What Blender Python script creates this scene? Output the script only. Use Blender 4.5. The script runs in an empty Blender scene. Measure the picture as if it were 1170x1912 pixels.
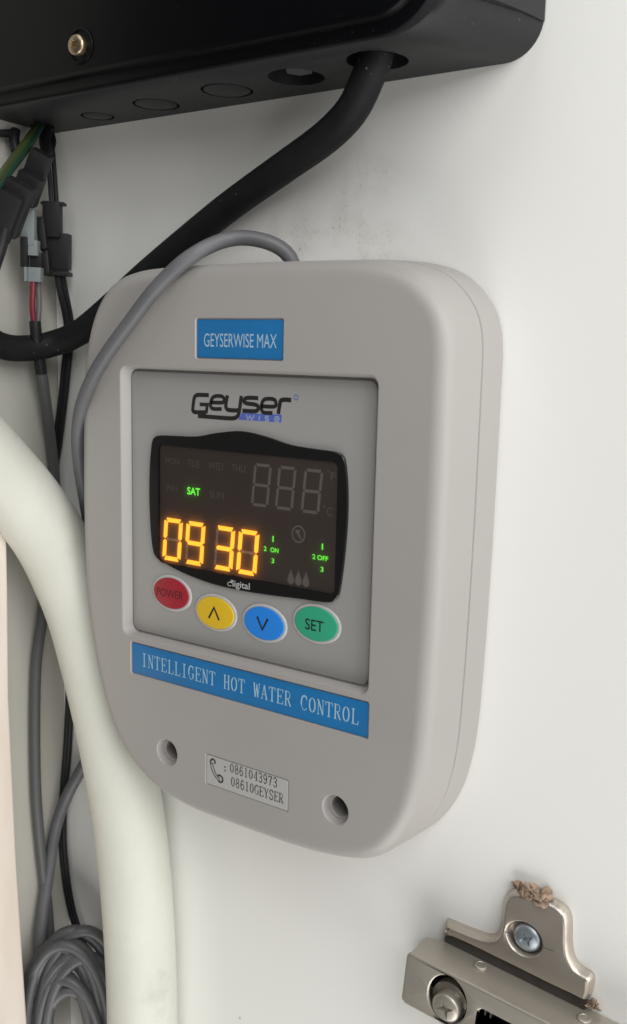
import bpy, bmesh, math, random
from mathutils import Vector, Matrix
random.seed(7)
MM = 0.001
scene = bpy.context.scene
COL = scene.collection

# ------------------------------------------------------------------ camera, world, lamps, exposure
# world axes: X along the cabinet side wall, -Y out of that wall, Z up; the wall is y = 0; millimetres here
CAM = Vector((198.06, -224.49, 7.04))
RIGHT = Vector((0.82445356, 0.56547423, 0.02269861))
DOWN = Vector((0.11090553, -0.12210777, -0.986301))
FWD = Vector((-0.55495612, 0.81567677, -0.16338641))
FOC, PW, PH = 1819.39, 1170.0, 1912.0

cam_data = bpy.data.cameras.new("camera")
cam = bpy.data.objects.new("camera", cam_data)
COL.objects.link(cam)
m = Matrix.Identity(4)
for i in range(3):
    m[i][0], m[i][1], m[i][2], m[i][3] = RIGHT[i], -DOWN[i], -FWD[i], CAM[i] * MM
cam.matrix_world = m
cam_data.sensor_fit = 'VERTICAL'
cam_data.sensor_height = 24.0
cam_data.lens = FOC / PH * 24.0
cam_data.clip_start = 0.005
cam_data.clip_end = 20.0
cam_data.dof.use_dof = True
cam_data.dof.focus_distance = 0.270
cam_data.dof.aperture_fstop = 18.0
scene.camera = cam

world = bpy.data.worlds.new("World")
scene.world = world
world.use_nodes = True
wb = world.node_tree.nodes["Background"]
wb.inputs[0].default_value = (1.0, 0.98, 0.95, 1)
wb.inputs[1].default_value = 0.085

def area(name, loc, target, sx, sy, power, color):
    d = bpy.data.lights.new(name, 'AREA')
    d.shape = 'RECTANGLE'; d.size = sx * MM; d.size_y = sy * MM
    d.energy = power; d.color = color
    o = bpy.data.objects.new(name, d); COL.objects.link(o)
    o.location = Vector(loc) * MM
    v = (Vector(target) - Vector(loc)).normalized()
    o.rotation_euler = v.to_track_quat('-Z', 'Y').to_euler()
    return o
area("right_light", (676, -135, -85), (40, 0, -30), 420, 700, 2.55, (1.0, 0.99, 0.965))  # unseen soft lamp giving the light that falls from the right
area("upper_light", (476, -317, 335), (40, 0, -30), 420, 420, 2.95, (1.0, 1.0, 0.985))
area("low_fill", (250, -290, -590), (40, 0, -30), 420, 420, 2.4, (1.0, 0.985, 0.94))  # added fill lamp, unseen, brightens the scene from below
area("top_fill", (20, -300, 560), (40, 0, -30), 360, 360, 0.9, (0.98, 0.99, 1.0))  # added weak fill, unseen, from above and in front

vs = scene.view_settings
vs.view_transform = 'Standard'; vs.look = 'None'; vs.exposure = 0.0; vs.gamma = 1.0
scene.display_settings.display_device = 'sRGB'
scene.cycles.max_bounces = 10
scene.cycles.transparent_max_bounces = 12

# ------------------------------------------------------------------ points in the room
def ray(px, py):
    return RIGHT * ((px - PW / 2) / FOC) + DOWN * ((py - PH / 2) / FOC) + FWD
def at(px, py, Y=0.0):           # the point of the plane y = Y that is seen there
    d = ray(px, py); return CAM + d * ((Y - CAM.y) / d.y)
def atx(px, py, X):
    d = ray(px, py); return CAM + d * ((X - CAM.x) / d.x)
def atz(px, py, Z):
    d = ray(px, py); return CAM + d * ((Z - CAM.z) / d.z)
def xz(px, py, Y):
    p = at(px, py, Y); return (p.x, p.z)

# ------------------------------------------------------------------ objects
def tag(o, label=None, cat=None, group=None, kind=None):
    if label: o["label"] = label
    if cat: o["category"] = cat
    if group: o["group"] = group
    if kind: o["kind"] = kind
    return o
def thing(name, loc, label, cat, group=None):
    o = bpy.data.objects.new(name, None); COL.objects.link(o)
    o.location = Vector(loc) * MM; o.empty_display_size = 0.01
    return tag(o, label, cat, group)
def world_loc(o):
    v = o.location.copy()
    return v
def link(name, me, mat, parent=None):
    o = bpy.data.objects.new(name, me); COL.objects.link(o)
    if mat is not None:
        for mt in (mat if isinstance(mat, (list, tuple)) else [mat]): me.materials.append(mt)
    if parent is not None:
        o.parent = parent
        top = parent
        while top.parent is not None: top = top.parent
        if parent is top: o.matrix_parent_inverse = Matrix.Translation(-top.location)
    return o
def build(name, bm, mat, parent=None, smooth=35, weighted=False, recalc=True):
    if recalc: bmesh.ops.recalc_face_normals(bm, faces=bm.faces[:])
    bmesh.ops.scale(bm, vec=(MM, MM, MM), verts=bm.verts[:])
    me = bpy.data.meshes.new(name); bm.to_mesh(me); bm.free()
    if smooth:
        me.polygons.foreach_set("use_smooth", [True] * len(me.polygons))
        me.set_sharp_from_angle(angle=math.radians(smooth))
    o = link(name, me, mat, parent)
    if weighted:
        w = o.modifiers.new("weighted", 'WEIGHTED_NORMAL'); w.keep_sharp = True; w.weight = 100
    return o

# ------------------------------------------------------------------ materials
def nodes_of(name):
    mt = bpy.data.materials.new(name); mt.use_nodes = True
    nt = mt.node_tree
    return mt, nt, nt.nodes["Principled BSDF"]
def mat(name, col, rough=0.5, metal=0.0, var=0.06, scale=60.0, bump=0.0, bscale=900.0, coat=0.0, spec=0.5, rvar=0.0, stretch=None, speck=0.0, speck_scale=420.0):
    mt, nt, b = nodes_of(name)
    tc = nt.nodes.new("ShaderNodeTexCoord")
    src = tc.outputs["Object"]
    if stretch:
        mp = nt.nodes.new("ShaderNodeMapping"); mp.inputs["Scale"].default_value = stretch
        nt.links.new(src, mp.inputs[0]); src = mp.outputs[0]
    n = nt.nodes.new("ShaderNodeTexNoise"); n.inputs["Scale"].default_value = scale; n.inputs["Detail"].default_value = 5
    nt.links.new(src, n.inputs["Vector"])
    r = nt.nodes.new("ShaderNodeValToRGB")
    r.color_ramp.elements[0].position = 0.3; r.color_ramp.elements[1].position = 0.7
    r.color_ramp.elements[0].color = tuple(max(0, c * (1 - var)) for c in col) + (1,)
    r.color_ramp.elements[1].color = tuple(min(1, c * (1 + var)) for c in col) + (1,)
    nt.links.new(n.outputs["Fac"], r.inputs[0]); nt.links.new(r.outputs[0], b.inputs["Base Color"])
    if speck:                     # grains of dust
        vo = nt.nodes.new("ShaderNodeTexVoronoi"); vo.inputs["Scale"].default_value = speck_scale
        nt.links.new(tc.outputs["Object"], vo.inputs["Vector"])
        m1 = nt.nodes.new("ShaderNodeMapRange"); m1.inputs[1].default_value = 0.07; m1.inputs[2].default_value = 0.13; m1.inputs[3].default_value = 1; m1.inputs[4].default_value = 0
        nt.links.new(vo.outputs["Distance"], m1.inputs[0])
        n3 = nt.nodes.new("ShaderNodeTexNoise"); n3.inputs["Scale"].default_value = 45; nt.links.new(tc.outputs["Object"], n3.inputs["Vector"])
        m2 = nt.nodes.new("ShaderNodeMapRange"); m2.inputs[1].default_value = 0.50; m2.inputs[2].default_value = 0.66; nt.links.new(n3.outputs["Fac"], m2.inputs[0])
        mm = nt.nodes.new("ShaderNodeMath"); mm.operation = 'MULTIPLY'; nt.links.new(m1.outputs[0], mm.inputs[0]); nt.links.new(m2.outputs[0], mm.inputs[1])
        m4 = nt.nodes.new("ShaderNodeMath"); m4.operation = 'MULTIPLY'; m4.inputs[1].default_value = speck; nt.links.new(mm.outputs[0], m4.inputs[0])
        mx = nt.nodes.new("ShaderNodeMix"); mx.data_type = 'RGBA'; mx.inputs[7].default_value = (0.30, 0.28, 0.25, 1)
        nt.links.new(m4.outputs[0], mx.inputs[0]); nt.links.new(r.outputs[0], mx.inputs[6]); nt.links.new(mx.outputs[2], b.inputs["Base Color"])
    b.inputs["Roughness"].default_value = rough; b.inputs["Metallic"].default_value = metal
    b.inputs["Specular IOR Level"].default_value = spec
    b.inputs["Coat Weight"].default_value = coat; b.inputs["Coat Roughness"].default_value = 0.1
    if rvar:
        mr = nt.nodes.new("ShaderNodeMapRange")
        mr.inputs["To Min"].default_value = rough - rvar; mr.inputs["To Max"].default_value = rough + rvar
        nt.links.new(n.outputs["Fac"], mr.inputs[0]); nt.links.new(mr.outputs[0], b.inputs["Roughness"])
    if bump:
        n2 = nt.nodes.new("ShaderNodeTexNoise"); n2.inputs["Scale"].default_value = bscale; n2.inputs["Detail"].default_value = 3
        nt.links.new(src, n2.inputs["Vector"])
        bp = nt.nodes.new("ShaderNodeBump"); bp.inputs["Strength"].default_value = bump; bp.inputs["Distance"].default_value = 0.0004
        nt.links.new(n2.outputs["Fac"], bp.inputs["Height"]); nt.links.new(bp.outputs[0], b.inputs["Normal"])
    return mt
def glow(name, col, strength):
    mt, nt, b = nodes_of(name)
    b.inputs["Base Color"].default_value = tuple(c * 0.3 for c in col) + (1,)
    b.inputs["Emission Color"].default_value = tuple(col) + (1,)
    b.inputs["Emission Strength"].default_value = strength
    return mt

def wall_material():
    mt, nt, b = nodes_of("white_melamine")
    N, L = nt.nodes, nt.links
    tc = N.new("ShaderNodeTexCoord"); P = tc.outputs["Object"]
    def noise(scale, detail=4, rough=0.55):
        n = N.new("ShaderNodeTexNoise"); n.inputs["Scale"].default_value = scale; n.inputs["Detail"].default_value = detail
        n.inputs["Roughness"].default_value = rough; L.new(P, n.inputs["Vector"]); return n.outputs["Fac"]
    def math_(op, a, c, clamp=False):
        n = N.new("ShaderNodeMath"); n.operation = op; n.use_clamp = clamp
        for i, v in enumerate((a, c)):
            if isinstance(v, (int, float)): n.inputs[i].default_value = v
            else: L.new(v, n.inputs[i])
        return n.outputs[0]
    def rng(v, a, c, d=0.0, e=1.0):
        n = N.new("ShaderNodeMapRange"); n.inputs[1].default_value = a; n.inputs[2].default_value = c
        n.inputs[3].default_value = d; n.inputs[4].default_value = e; L.new(v, n.inputs[0]); return n.outputs[0]
    def blob(x, z, r):
        n = N.new("ShaderNodeVectorMath"); n.operation = 'DISTANCE'
        n.inputs[1].default_value = (x * MM, 0, z * MM); L.new(P, n.inputs[0])
        return rng(n.outputs["Value"], 0.0, r * MM, 1.0, 0.0)
    base = N.new("ShaderNodeMix"); base.data_type = 'RGBA'
    base.inputs[6].default_value = (0.80, 0.80, 0.775, 1); base.inputs[7].default_value = (0.83, 0.825, 0.80, 1)
    L.new(noise(14), base.inputs[0])
    # dust smear above the controller: grains clinging to the board where the hole was drilled
    pts = [(690, 330), (655, 390), (625, 420), (590, 455), (560, 470), (640, 470), (500, 480), (700, 485)]
    dust = None
    for i, p in enumerate(pts):
        q = at(*p)
        bl = blob(q.x, q.z, 11 if i < 3 else 15)
        dust = bl if dust is None else math_('MAXIMUM', dust, bl)
    grain = rng(noise(1150, 2, 0.6), 0.55, 0.66)
    patch = rng(noise(140, 3), 0.42, 0.66)
    dirt = math_('MULTIPLY', math_('MULTIPLY', dust, patch), grain, True)
    film = math_('MULTIPLY', math_('MULTIPLY', dust, patch), 0.20, True)
    dirt = math_('MAXIMUM', math_('MULTIPLY', dirt, 0.75), film)
    # sparse specks all over
    v = N.new("ShaderNodeTexVoronoi"); v.inputs["Scale"].default_value = 42.0; v.inputs["Randomness"].default_value = 1.0
    L.new(P, v.inputs["Vector"])
    sp = rng(v.outputs["Distance"], 0.016, 0.026, 1.0, 0.0)
    keep = rng(noise(33, 1), 0.52, 0.56)
    dirt = math_('MAXIMUM', dirt, math_('MULTIPLY', math_('MULTIPLY', sp, keep), 0.6))
    mx = N.new("ShaderNodeMix"); mx.data_type = 'RGBA'; mx.inputs[7].default_value = (0.29, 0.235, 0.165, 1)
    L.new(dirt, mx.inputs[0]); L.new(base.outputs[2], mx.inputs[6]); L.new(mx.outputs[2], b.inputs["Base Color"])
    b.inputs["Roughness"].default_value = 0.42
    bp = N.new("ShaderNodeBump"); bp.inputs["Strength"].default_value = 0.10; bp.inputs["Distance"].default_value = 0.0003
    L.new(noise(500), bp.inputs["Height"]); L.new(bp.outputs[0], b.inputs["Normal"])
    return mt

M = {}
M["wall"] = wall_material()
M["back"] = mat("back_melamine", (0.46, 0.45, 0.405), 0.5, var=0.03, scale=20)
M["plastic"] = mat("grey_plastic", (0.352, 0.336, 0.322), 0.46, var=0.035, scale=16, bump=0.10, bscale=1900, rvar=0.05)
M["overlay"] = mat("silver_overlay", (0.365, 0.36, 0.35), 0.38, metal=0.18, var=0.015, scale=50, bump=0.03, bscale=3000)
M["rim"] = mat("clear_button_rim", (0.46, 0.455, 0.445), 0.28, var=0.01)
M["blue"] = mat("blue_label", (0.015, 0.158, 0.395), 0.34, var=0.05, scale=60, bump=0.08, bscale=300)
M["blue_edge"] = mat("label_film_edge", (0.50, 0.53, 0.56), 0.4, var=0.02)
M["pale_print"] = mat("pale_blue_print", (0.36, 0.50, 0.62), 0.5, var=0.02)
M["pale_print2"] = mat("pale_print", (0.33, 0.51, 0.64), 0.5, var=0.02)
M["phone"] = mat("pale_label", (0.425, 0.42, 0.405), 0.42, var=0.015)
M["ink"] = mat("black_ink", (0.016, 0.015, 0.015), 0.45, var=0.05)
M["worn_ink"] = mat("worn_ink", (0.075, 0.010, 0.012), 0.5, var=0.5, scale=700)
M["ink_soft"] = mat("grey_ink", (0.050, 0.048, 0.045), 0.5, var=0.05)
M["violet"] = mat("violet_print", (0.085, 0.125, 0.42), 0.45, var=0.05)
M["violet_light"] = mat("violet_light_print", (0.27, 0.31, 0.50), 0.45, var=0.05)
M["bezel"] = mat("black_gloss_print", (0.0085, 0.008, 0.008), 0.22, var=0.03)
M["screen"] = mat("display_face", (0.31, 0.24, 0.21), 0.55, var=0.05, scale=50)
M["dead"] = mat("unlit_segment", (0.80, 0.72, 0.66), 0.6, var=0.03)
M["dead_dark"] = mat("unlit_print", (0.60, 0.53, 0.48), 0.6, var=0.03)
M["amber"] = glow("amber_led", (1.0, 0.36, 0.030), 2.1)
M["green"] = glow("green_led", (0.16, 1.0, 0.06), 1.15)
M["red"] = mat("red_button", (0.33, 0.018, 0.030), 0.35, var=0.05)
M["yellow"] = mat("yellow_button", (0.72, 0.47, 0.02), 0.35, var=0.03)
M["skyblue"] = mat("sky_blue_button", (0.02, 0.22, 0.72), 0.35, var=0.03)
M["greenb"] = mat("green_button", (0.035, 0.36, 0.21), 0.35, var=0.03)
M["white_print"] = mat("white_print", (0.45, 0.45, 0.44), 0.5, var=0.02)
M["black"] = mat("black_box_plastic", (0.017, 0.0175, 0.019), 0.5, spec=0.35, var=0.12, scale=40, bump=0.08, bscale=1800, speck=0.25)
M["cover"] = mat("black_cover", (0.0022, 0.0024, 0.0032), 0.34, spec=0.12, var=0.1, scale=40, speck=0.05)
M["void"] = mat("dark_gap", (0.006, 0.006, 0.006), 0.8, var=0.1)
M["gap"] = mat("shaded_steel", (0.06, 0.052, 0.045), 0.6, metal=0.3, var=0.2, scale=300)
M["nut"] = mat("dull_steel", (0.10, 0.11, 0.12), 0.5, metal=0.6, var=0.15, scale=300)
M["rubber"] = mat("black_rubber", (0.0075, 0.0078, 0.0088), 0.62, spec=0.22, var=0.3, scale=120, bump=0.25, bscale=700, speck=0.5)
M["grey_cable"] = mat("grey_cable", (0.118, 0.117, 0.126), 0.48, var=0.08, scale=150, bump=0.15, bscale=600)
M["coil"] = mat("grey_coil_cable", (0.080, 0.080, 0.085), 0.45, var=0.12, scale=120, bump=0.15, bscale=600)
M["sheath"] = mat("grey_green_sheath", (0.085, 0.087, 0.088), 0.5, var=0.06)
M["conn"] = mat("black_connector", (0.011, 0.011, 0.0125), 0.5, spec=0.35, var=0.1)
M["conn_grey"] = mat("grey_connector", (0.20, 0.225, 0.23), 0.42, var=0.06)
M["red_wire"] = mat("red_wire", (0.17, 0.013, 0.024), 0.4, var=0.08)
M["green_wire"] = mat("green_wire", (0.007, 0.032, 0.018), 0.4, var=0.1)
M["yg_wire"] = mat("yellow_green_wire", (0.030, 0.042, 0.010), 0.4, var=0.15, scale=200)
M["nickel"] = mat("nickel", (0.50, 0.45, 0.395), 0.29, metal=0.72, var=0.04, scale=70, bump=0.04, bscale=500, rvar=0.06)
M["nickel_satin"] = mat("nickel_satin", (0.43, 0.395, 0.345), 0.38, metal=0.6, var=0.05, scale=50, bump=0.05, bscale=900, rvar=0.06)
M["zinc"] = mat("zinc", (0.44, 0.49, 0.53), 0.42, metal=0.85, var=0.08, scale=300, rvar=0.08)
M["brass"] = mat("yellow_zinc", (0.40, 0.33, 0.22), 0.34, metal=1.0, var=0.1, scale=300)
M["chip"] = mat("raw_chipboard", (0.30, 0.215, 0.155), 0.9, var=0.55, scale=420, bump=0.6, bscale=1200)

def pipe_material():
    mt, nt, b = nodes_of("cream_pipe")
    N, L = nt.nodes, nt.links
    tc = N.new("ShaderNodeTexCoord")
    n = N.new("ShaderNodeTexNoise"); n.inputs["Scale"].default_value = 48; n.inputs["Detail"].default_value = 7; n.inputs["Roughness"].default_value = 0.66
    L.new(tc.outputs["Object"], n.inputs["Vector"])
    r = N.new("ShaderNodeValToRGB"); e = r.color_ramp.elements
    e[0].position = 0.24; e[0].color = (0.47, 0.475, 0.425, 1)
    e[1].position = 0.40; e[1].color = (0.59, 0.595, 0.535, 1)
    x = e.new(0.8); x.color = (0.635, 0.64, 0.58, 1)
    L.new(n.outputs["Fac"], r.inputs[0]); L.new(r.outputs[0], b.inputs["Base Color"])
    b.inputs["Roughness"].default_value = 0.55
    n2 = N.new("ShaderNodeTexNoise"); n2.inputs["Scale"].default_value = 260; L.new(tc.outputs["Object"], n2.inputs["Vector"])
    bp = N.new("ShaderNodeBump"); bp.inputs["Strength"].default_value = 0.15; bp.inputs["Distance"].default_value = 0.0005
    L.new(n2.outputs["Fac"], bp.inputs["Height"]); L.new(bp.outputs[0], b.inputs["Normal"])
    return mt
M["pipe"] = pipe_material()
def board_material():
    mt, nt, b = nodes_of("cream_board")
    N, L = nt.nodes, nt.links
    tc = N.new("ShaderNodeTexCoord")
    mp = N.new("ShaderNodeMapping"); mp.inputs["Scale"].default_value = (60, 60, 9); L.new(tc.outputs["Object"], mp.inputs[0])
    n = N.new("ShaderNodeTexNoise"); n.inputs["Scale"].default_value = 1.6; n.inputs["Detail"].default_value = 5
    L.new(mp.outputs[0], n.inputs["Vector"])
    r = N.new("ShaderNodeValToRGB"); e = r.color_ramp.elements
    e[0].position = 0.3; e[0].color = (0.66, 0.575, 0.50, 1); e[1].position = 0.7; e[1].color = (0.75, 0.69, 0.625, 1)
    L.new(n.outputs["Fac"], r.inputs[0]); L.new(r.outputs[0], b.inputs["Base Color"]); b.inputs["Roughness"].default_value = 0.5
    return mt
M["board"] = board_material()
def window_material():
    # smoked film over the LEDs: lets most light through, scatters a little of it
    mt = bpy.data.materials.new("display_film"); mt.use_nodes = True
    nt = mt.node_tree; N, L = nt.nodes, nt.links
    N.clear()
    out = N.new("ShaderNodeOutputMaterial")
    t = N.new("ShaderNodeBsdfTransparent"); t.inputs[0].default_value = (0.99, 0.985, 0.98, 1)
    tr = N.new("ShaderNodeBsdfTranslucent"); tr.inputs[0].default_value = (0.9, 0.9, 0.9, 1)
    mx = N.new("ShaderNodeMixShader"); mx.inputs[0].default_value = 0.14
    L.new(t.outputs[0], mx.inputs[1]); L.new(tr.outputs[0], mx.inputs[2])
    g = N.new("ShaderNodeBsdfGlossy"); g.inputs["Roughness"].default_value = 0.16
    fr = N.new("ShaderNodeFresnel"); fr.inputs[0].default_value = 1.42
    m2 = N.new("ShaderNodeMixShader"); L.new(fr.outputs[0], m2.inputs[0]); L.new(mx.outputs[0], m2.inputs[1]); L.new(g.outputs[0], m2.inputs[2])
    L.new(m2.outputs[0], out.inputs[0])
    return mt
M["film"] = window_material()

# ------------------------------------------------------------------ shape helpers (millimetres)
def spline(pts, step=1.5):
    P = [Vector(p) for p in pts]
    P = [P[0] * 2 - P[1]] + P + [P[-1] * 2 - P[-2]]
    out = []
    for i in range(1, len(P) - 2):
        a, b_, c, d = P[i - 1], P[i], P[i + 1], P[i + 2]
        n = max(2, int((c - b_).length / step))
        # centripetal-ish: plain Catmull-Rom with limited tangents
        for k in range(n):
            t = k / n
            out.append(0.5 * ((2 * b_) + (c - a) * t + (2 * a - 5 * b_ + 4 * c - d) * t * t + (3 * b_ - a - 3 * c + d) * t ** 3))
    out.append(P[-2])
    return out
def tube_bm(bm, pts, r, segs=14, step=1.5, smoothed=True, squash=1.0, rad=None):
    C = spline(pts, step) if smoothed else [Vector(p) for p in pts]
    n = len(C)
    T = [(C[min(i + 1, n - 1)] - C[max(i - 1, 0)]).normalized() for i in range(n)]
    up = Vector((0, 1, 0)) if abs(T[0].y) < 0.9 else Vector((1, 0, 0))
    u = (up - T[0] * up.dot(T[0])).normalized()
    rings = []
    for i in range(n):
        u = (u - T[i] * u.dot(T[i])).normalized(); w = T[i].cross(u)
        rr = rad(i / (n - 1)) * r if rad else r
        rings.append([bm.verts.new(C[i] + (u * math.cos(a) * squash + w * math.sin(a)) * rr) for a in (2 * math.pi * k / segs for k in range(segs))])
    for a, b_ in zip(rings, rings[1:]):
        for k in range(segs):
            bm.faces.new((a[k], a[(k + 1) % segs], b_[(k + 1) % segs], b_[k]))
    bm.faces.new(rings[0][::-1]); bm.faces.new(rings[-1])
def tube(name, pts, r, mt, parent=None, **k):
    bm = bmesh.new(); tube_bm(bm, pts, r, **k); return build(name, bm, mt, parent, smooth=50)

def rrect(x0, z0, x1, z1, r, n=5):
    pts = []
    for cx, cz, a0 in ((x1 - r, z1 - r, 0), (x0 + r, z1 - r, 90), (x0 + r, z0 + r, 180), (x1 - r, z0 + r, 270)):
        for k in range(n + 1):
            a = math.radians(a0 + 90 * k / n); pts.append((cx + r * math.cos(a), cz + r * math.sin(a)))
    return pts
def ellipse(cx, cz, a, b_, n=40):
    return [(cx + a * math.cos(2 * math.pi * k / n), cz + b_ * math.sin(2 * math.pi * k / n)) for k in range(n)]
def area2(p):
    return sum(p[i][0] * p[(i + 1) % len(p)][1] - p[(i + 1) % len(p)][0] * p[i][1] for i in range(len(p)))
def inset(pts, d):
    """moves a counter-clockwise outline inwards by d"""
    n = len(pts); out = []
    for i in range(n):
        a, b_, c = Vector(pts[i - 1]), Vector(pts[i]), Vector(pts[(i + 1) % n])
        e1 = (b_ - a).normalized(); e2 = (c - b_).normalized()
        n1 = Vector((-e1.y, e1.x)); n2 = Vector((-e2.y, e2.x))
        nn = (n1 + n2); L = nn.length
        nn = nn / L if L > 1e-6 else n1
        k = d / max(0.5, nn.dot(n1)); out.append((b_.x + nn.x * k, b_.y + nn.y * k))
    return out
def ring(bm, pts, Y):
    return [bm.verts.new((p[0], Y, p[1])) for p in pts]
def bridge(bm, a, b_):
    n = len(a)
    for i in range(n):
        bm.faces.new((a[i], a[(i + 1) % n], b_[(i + 1) % n], b_[i]))
def loop_edges(bm, vs_):
    out = []
    for i in range(len(vs_)):
        e = bm.edges.get((vs_[i], vs_[(i + 1) % len(vs_)])) or bm.edges.new((vs_[i], vs_[(i + 1) % len(vs_)])); out.append(e)
    return out
def cap_with_holes(bm, outer, holes):
    E_ = loop_edges(bm, outer)
    for h in holes: E_ += loop_edges(bm, h)
    bmesh.ops.triangle_fill(bm, use_beauty=True, use_dissolve=False, edges=E_)
def ccw(p): return p if area2(p) > 0 else p[::-1]
def plate_bm(bm, pts, yback, yfront, bev=0.0, n=3):
    """solid prism of the outline between the planes y = yback and y = yfront (nearer the camera), front edge rounded"""
    pts = ccw(pts)
    a = ring(bm, pts, yback); rs = [a]
    s = -1 if yfront < yback else 1
    if bev > 0:
        rs.append(ring(bm, pts, yfront - s * bev))
        for k in range(1, n + 1):
            t = math.pi / 2 * k / n
            rs.append(ring(bm, inset(pts, bev * (1 - math.cos(t))), yfront - s * bev * (1 - math.sin(t))))
    else: rs.append(ring(bm, pts, yfront))
    for p, q in zip(rs, rs[1:]): bridge(bm, p, q)
    cap_with_holes(bm, rs[-1], []); cap_with_holes(bm, a, [])
def plate(name, pts, yback, yfront, mt, parent=None, bev=0.0, n=3, smooth=35):
    bm = bmesh.new(); plate_bm(bm, pts, yback, yfront, bev, n); return build(name, bm, mt, parent, smooth)
def flat_bm(bm, pts, Y):
    bm.faces.new([bm.verts.new((p[0], Y, p[1])) for p in ccw(pts)])
def ribbon_bm(bm, pts, w, Y, closed=False, caps=True):
    """a printed stroke of width w (number or list) along a line in the plane y = Y"""
    P = [Vector(p) for p in pts]; n = len(P)
    L, R = [], []
    for i in range(n):
        if closed: a, c = P[i - 1], P[(i + 1) % n]
        else: a, c = P[max(i - 1, 0)], P[min(i + 1, n - 1)]
        e1 = (P[i] - a).normalized() if (P[i] - a).length > 1e-9 else (c - P[i]).normalized()
        e2 = (c - P[i]).normalized() if (c - P[i]).length > 1e-9 else e1
        n1, n2 = Vector((-e1.y, e1.x)), Vector((-e2.y, e2.x))
        nn = n1 + n2; nn = nn.normalized() if nn.length > 1e-6 else n1
        ww = (w[i] if isinstance(w, (list, tuple)) else w) / 2 / max(0.6, nn.dot(n1))
        L.append(bm.verts.new((P[i].x + nn.x * ww, Y, P[i].y + nn.y * ww)))
        R.append(bm.verts.new((P[i].x - nn.x * ww, Y, P[i].y - nn.y * ww)))
    for i in range(n if closed else n - 1):
        j = (i + 1) % n
        bm.faces.new((R[i], R[j], L[j], L[i]))
def flatbuild(name, bm, mt, parent):
    for f in bm.faces:
        f.normal_update()
        if f.normal.y > 0: f.normal_flip()
    return build(name, bm, mt, parent, smooth=0, recalc=False)
def smooth2(pts, step=0.15):
    return [(v.x, v.y) for v in spline([(p[0], p[1], 0) for p in pts], step)]

_dg = None
def text_bm(bm, s, x0, z0, x1, z1, Y, bold=0.0, shear=0.0):
    """built-in lettering fitted to the box (x0, z0)-(x1, z1) on the plane y = Y"""
    cu = bpy.data.curves.new("lettering_curve", 'FONT'); cu.body = s; cu.offset = bold; cu.resolution_u = 5; cu.shear = shear
    o = bpy.data.objects.new("lettering_curve", cu); COL.objects.link(o)
    bpy.context.view_layer.update()
    dg = bpy.context.evaluated_depsgraph_get()
    me = bpy.data.meshes.new_from_object(o.evaluated_get(dg))
    bpy.data.objects.remove(o); bpy.data.curves.remove(cu)
    xs = [v.co.x for v in me.vertices]; ys = [v.co.y for v in me.vertices]
    ax, bx_, ay, by_ = min(xs), max(xs), min(ys), max(ys)
    V = [bm.verts.new((x0 + (v.co.x - ax) / (bx_ - ax) * (x1 - x0), Y, z0 + (v.co.y - ay) / (by_ - ay) * (z1 - z0))) for v in me.vertices]
    for p in me.polygons:
        try: bm.faces.new([V[i] for i in p.vertices])
        except ValueError: pass
    bpy.data.meshes.remove(me)
def text(name, s, box, Y, mt, parent, **k):
    bm = bmesh.new(); text_bm(bm, s, *box, Y, **k); return flatbuild(name, bm, mt, parent)

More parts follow.
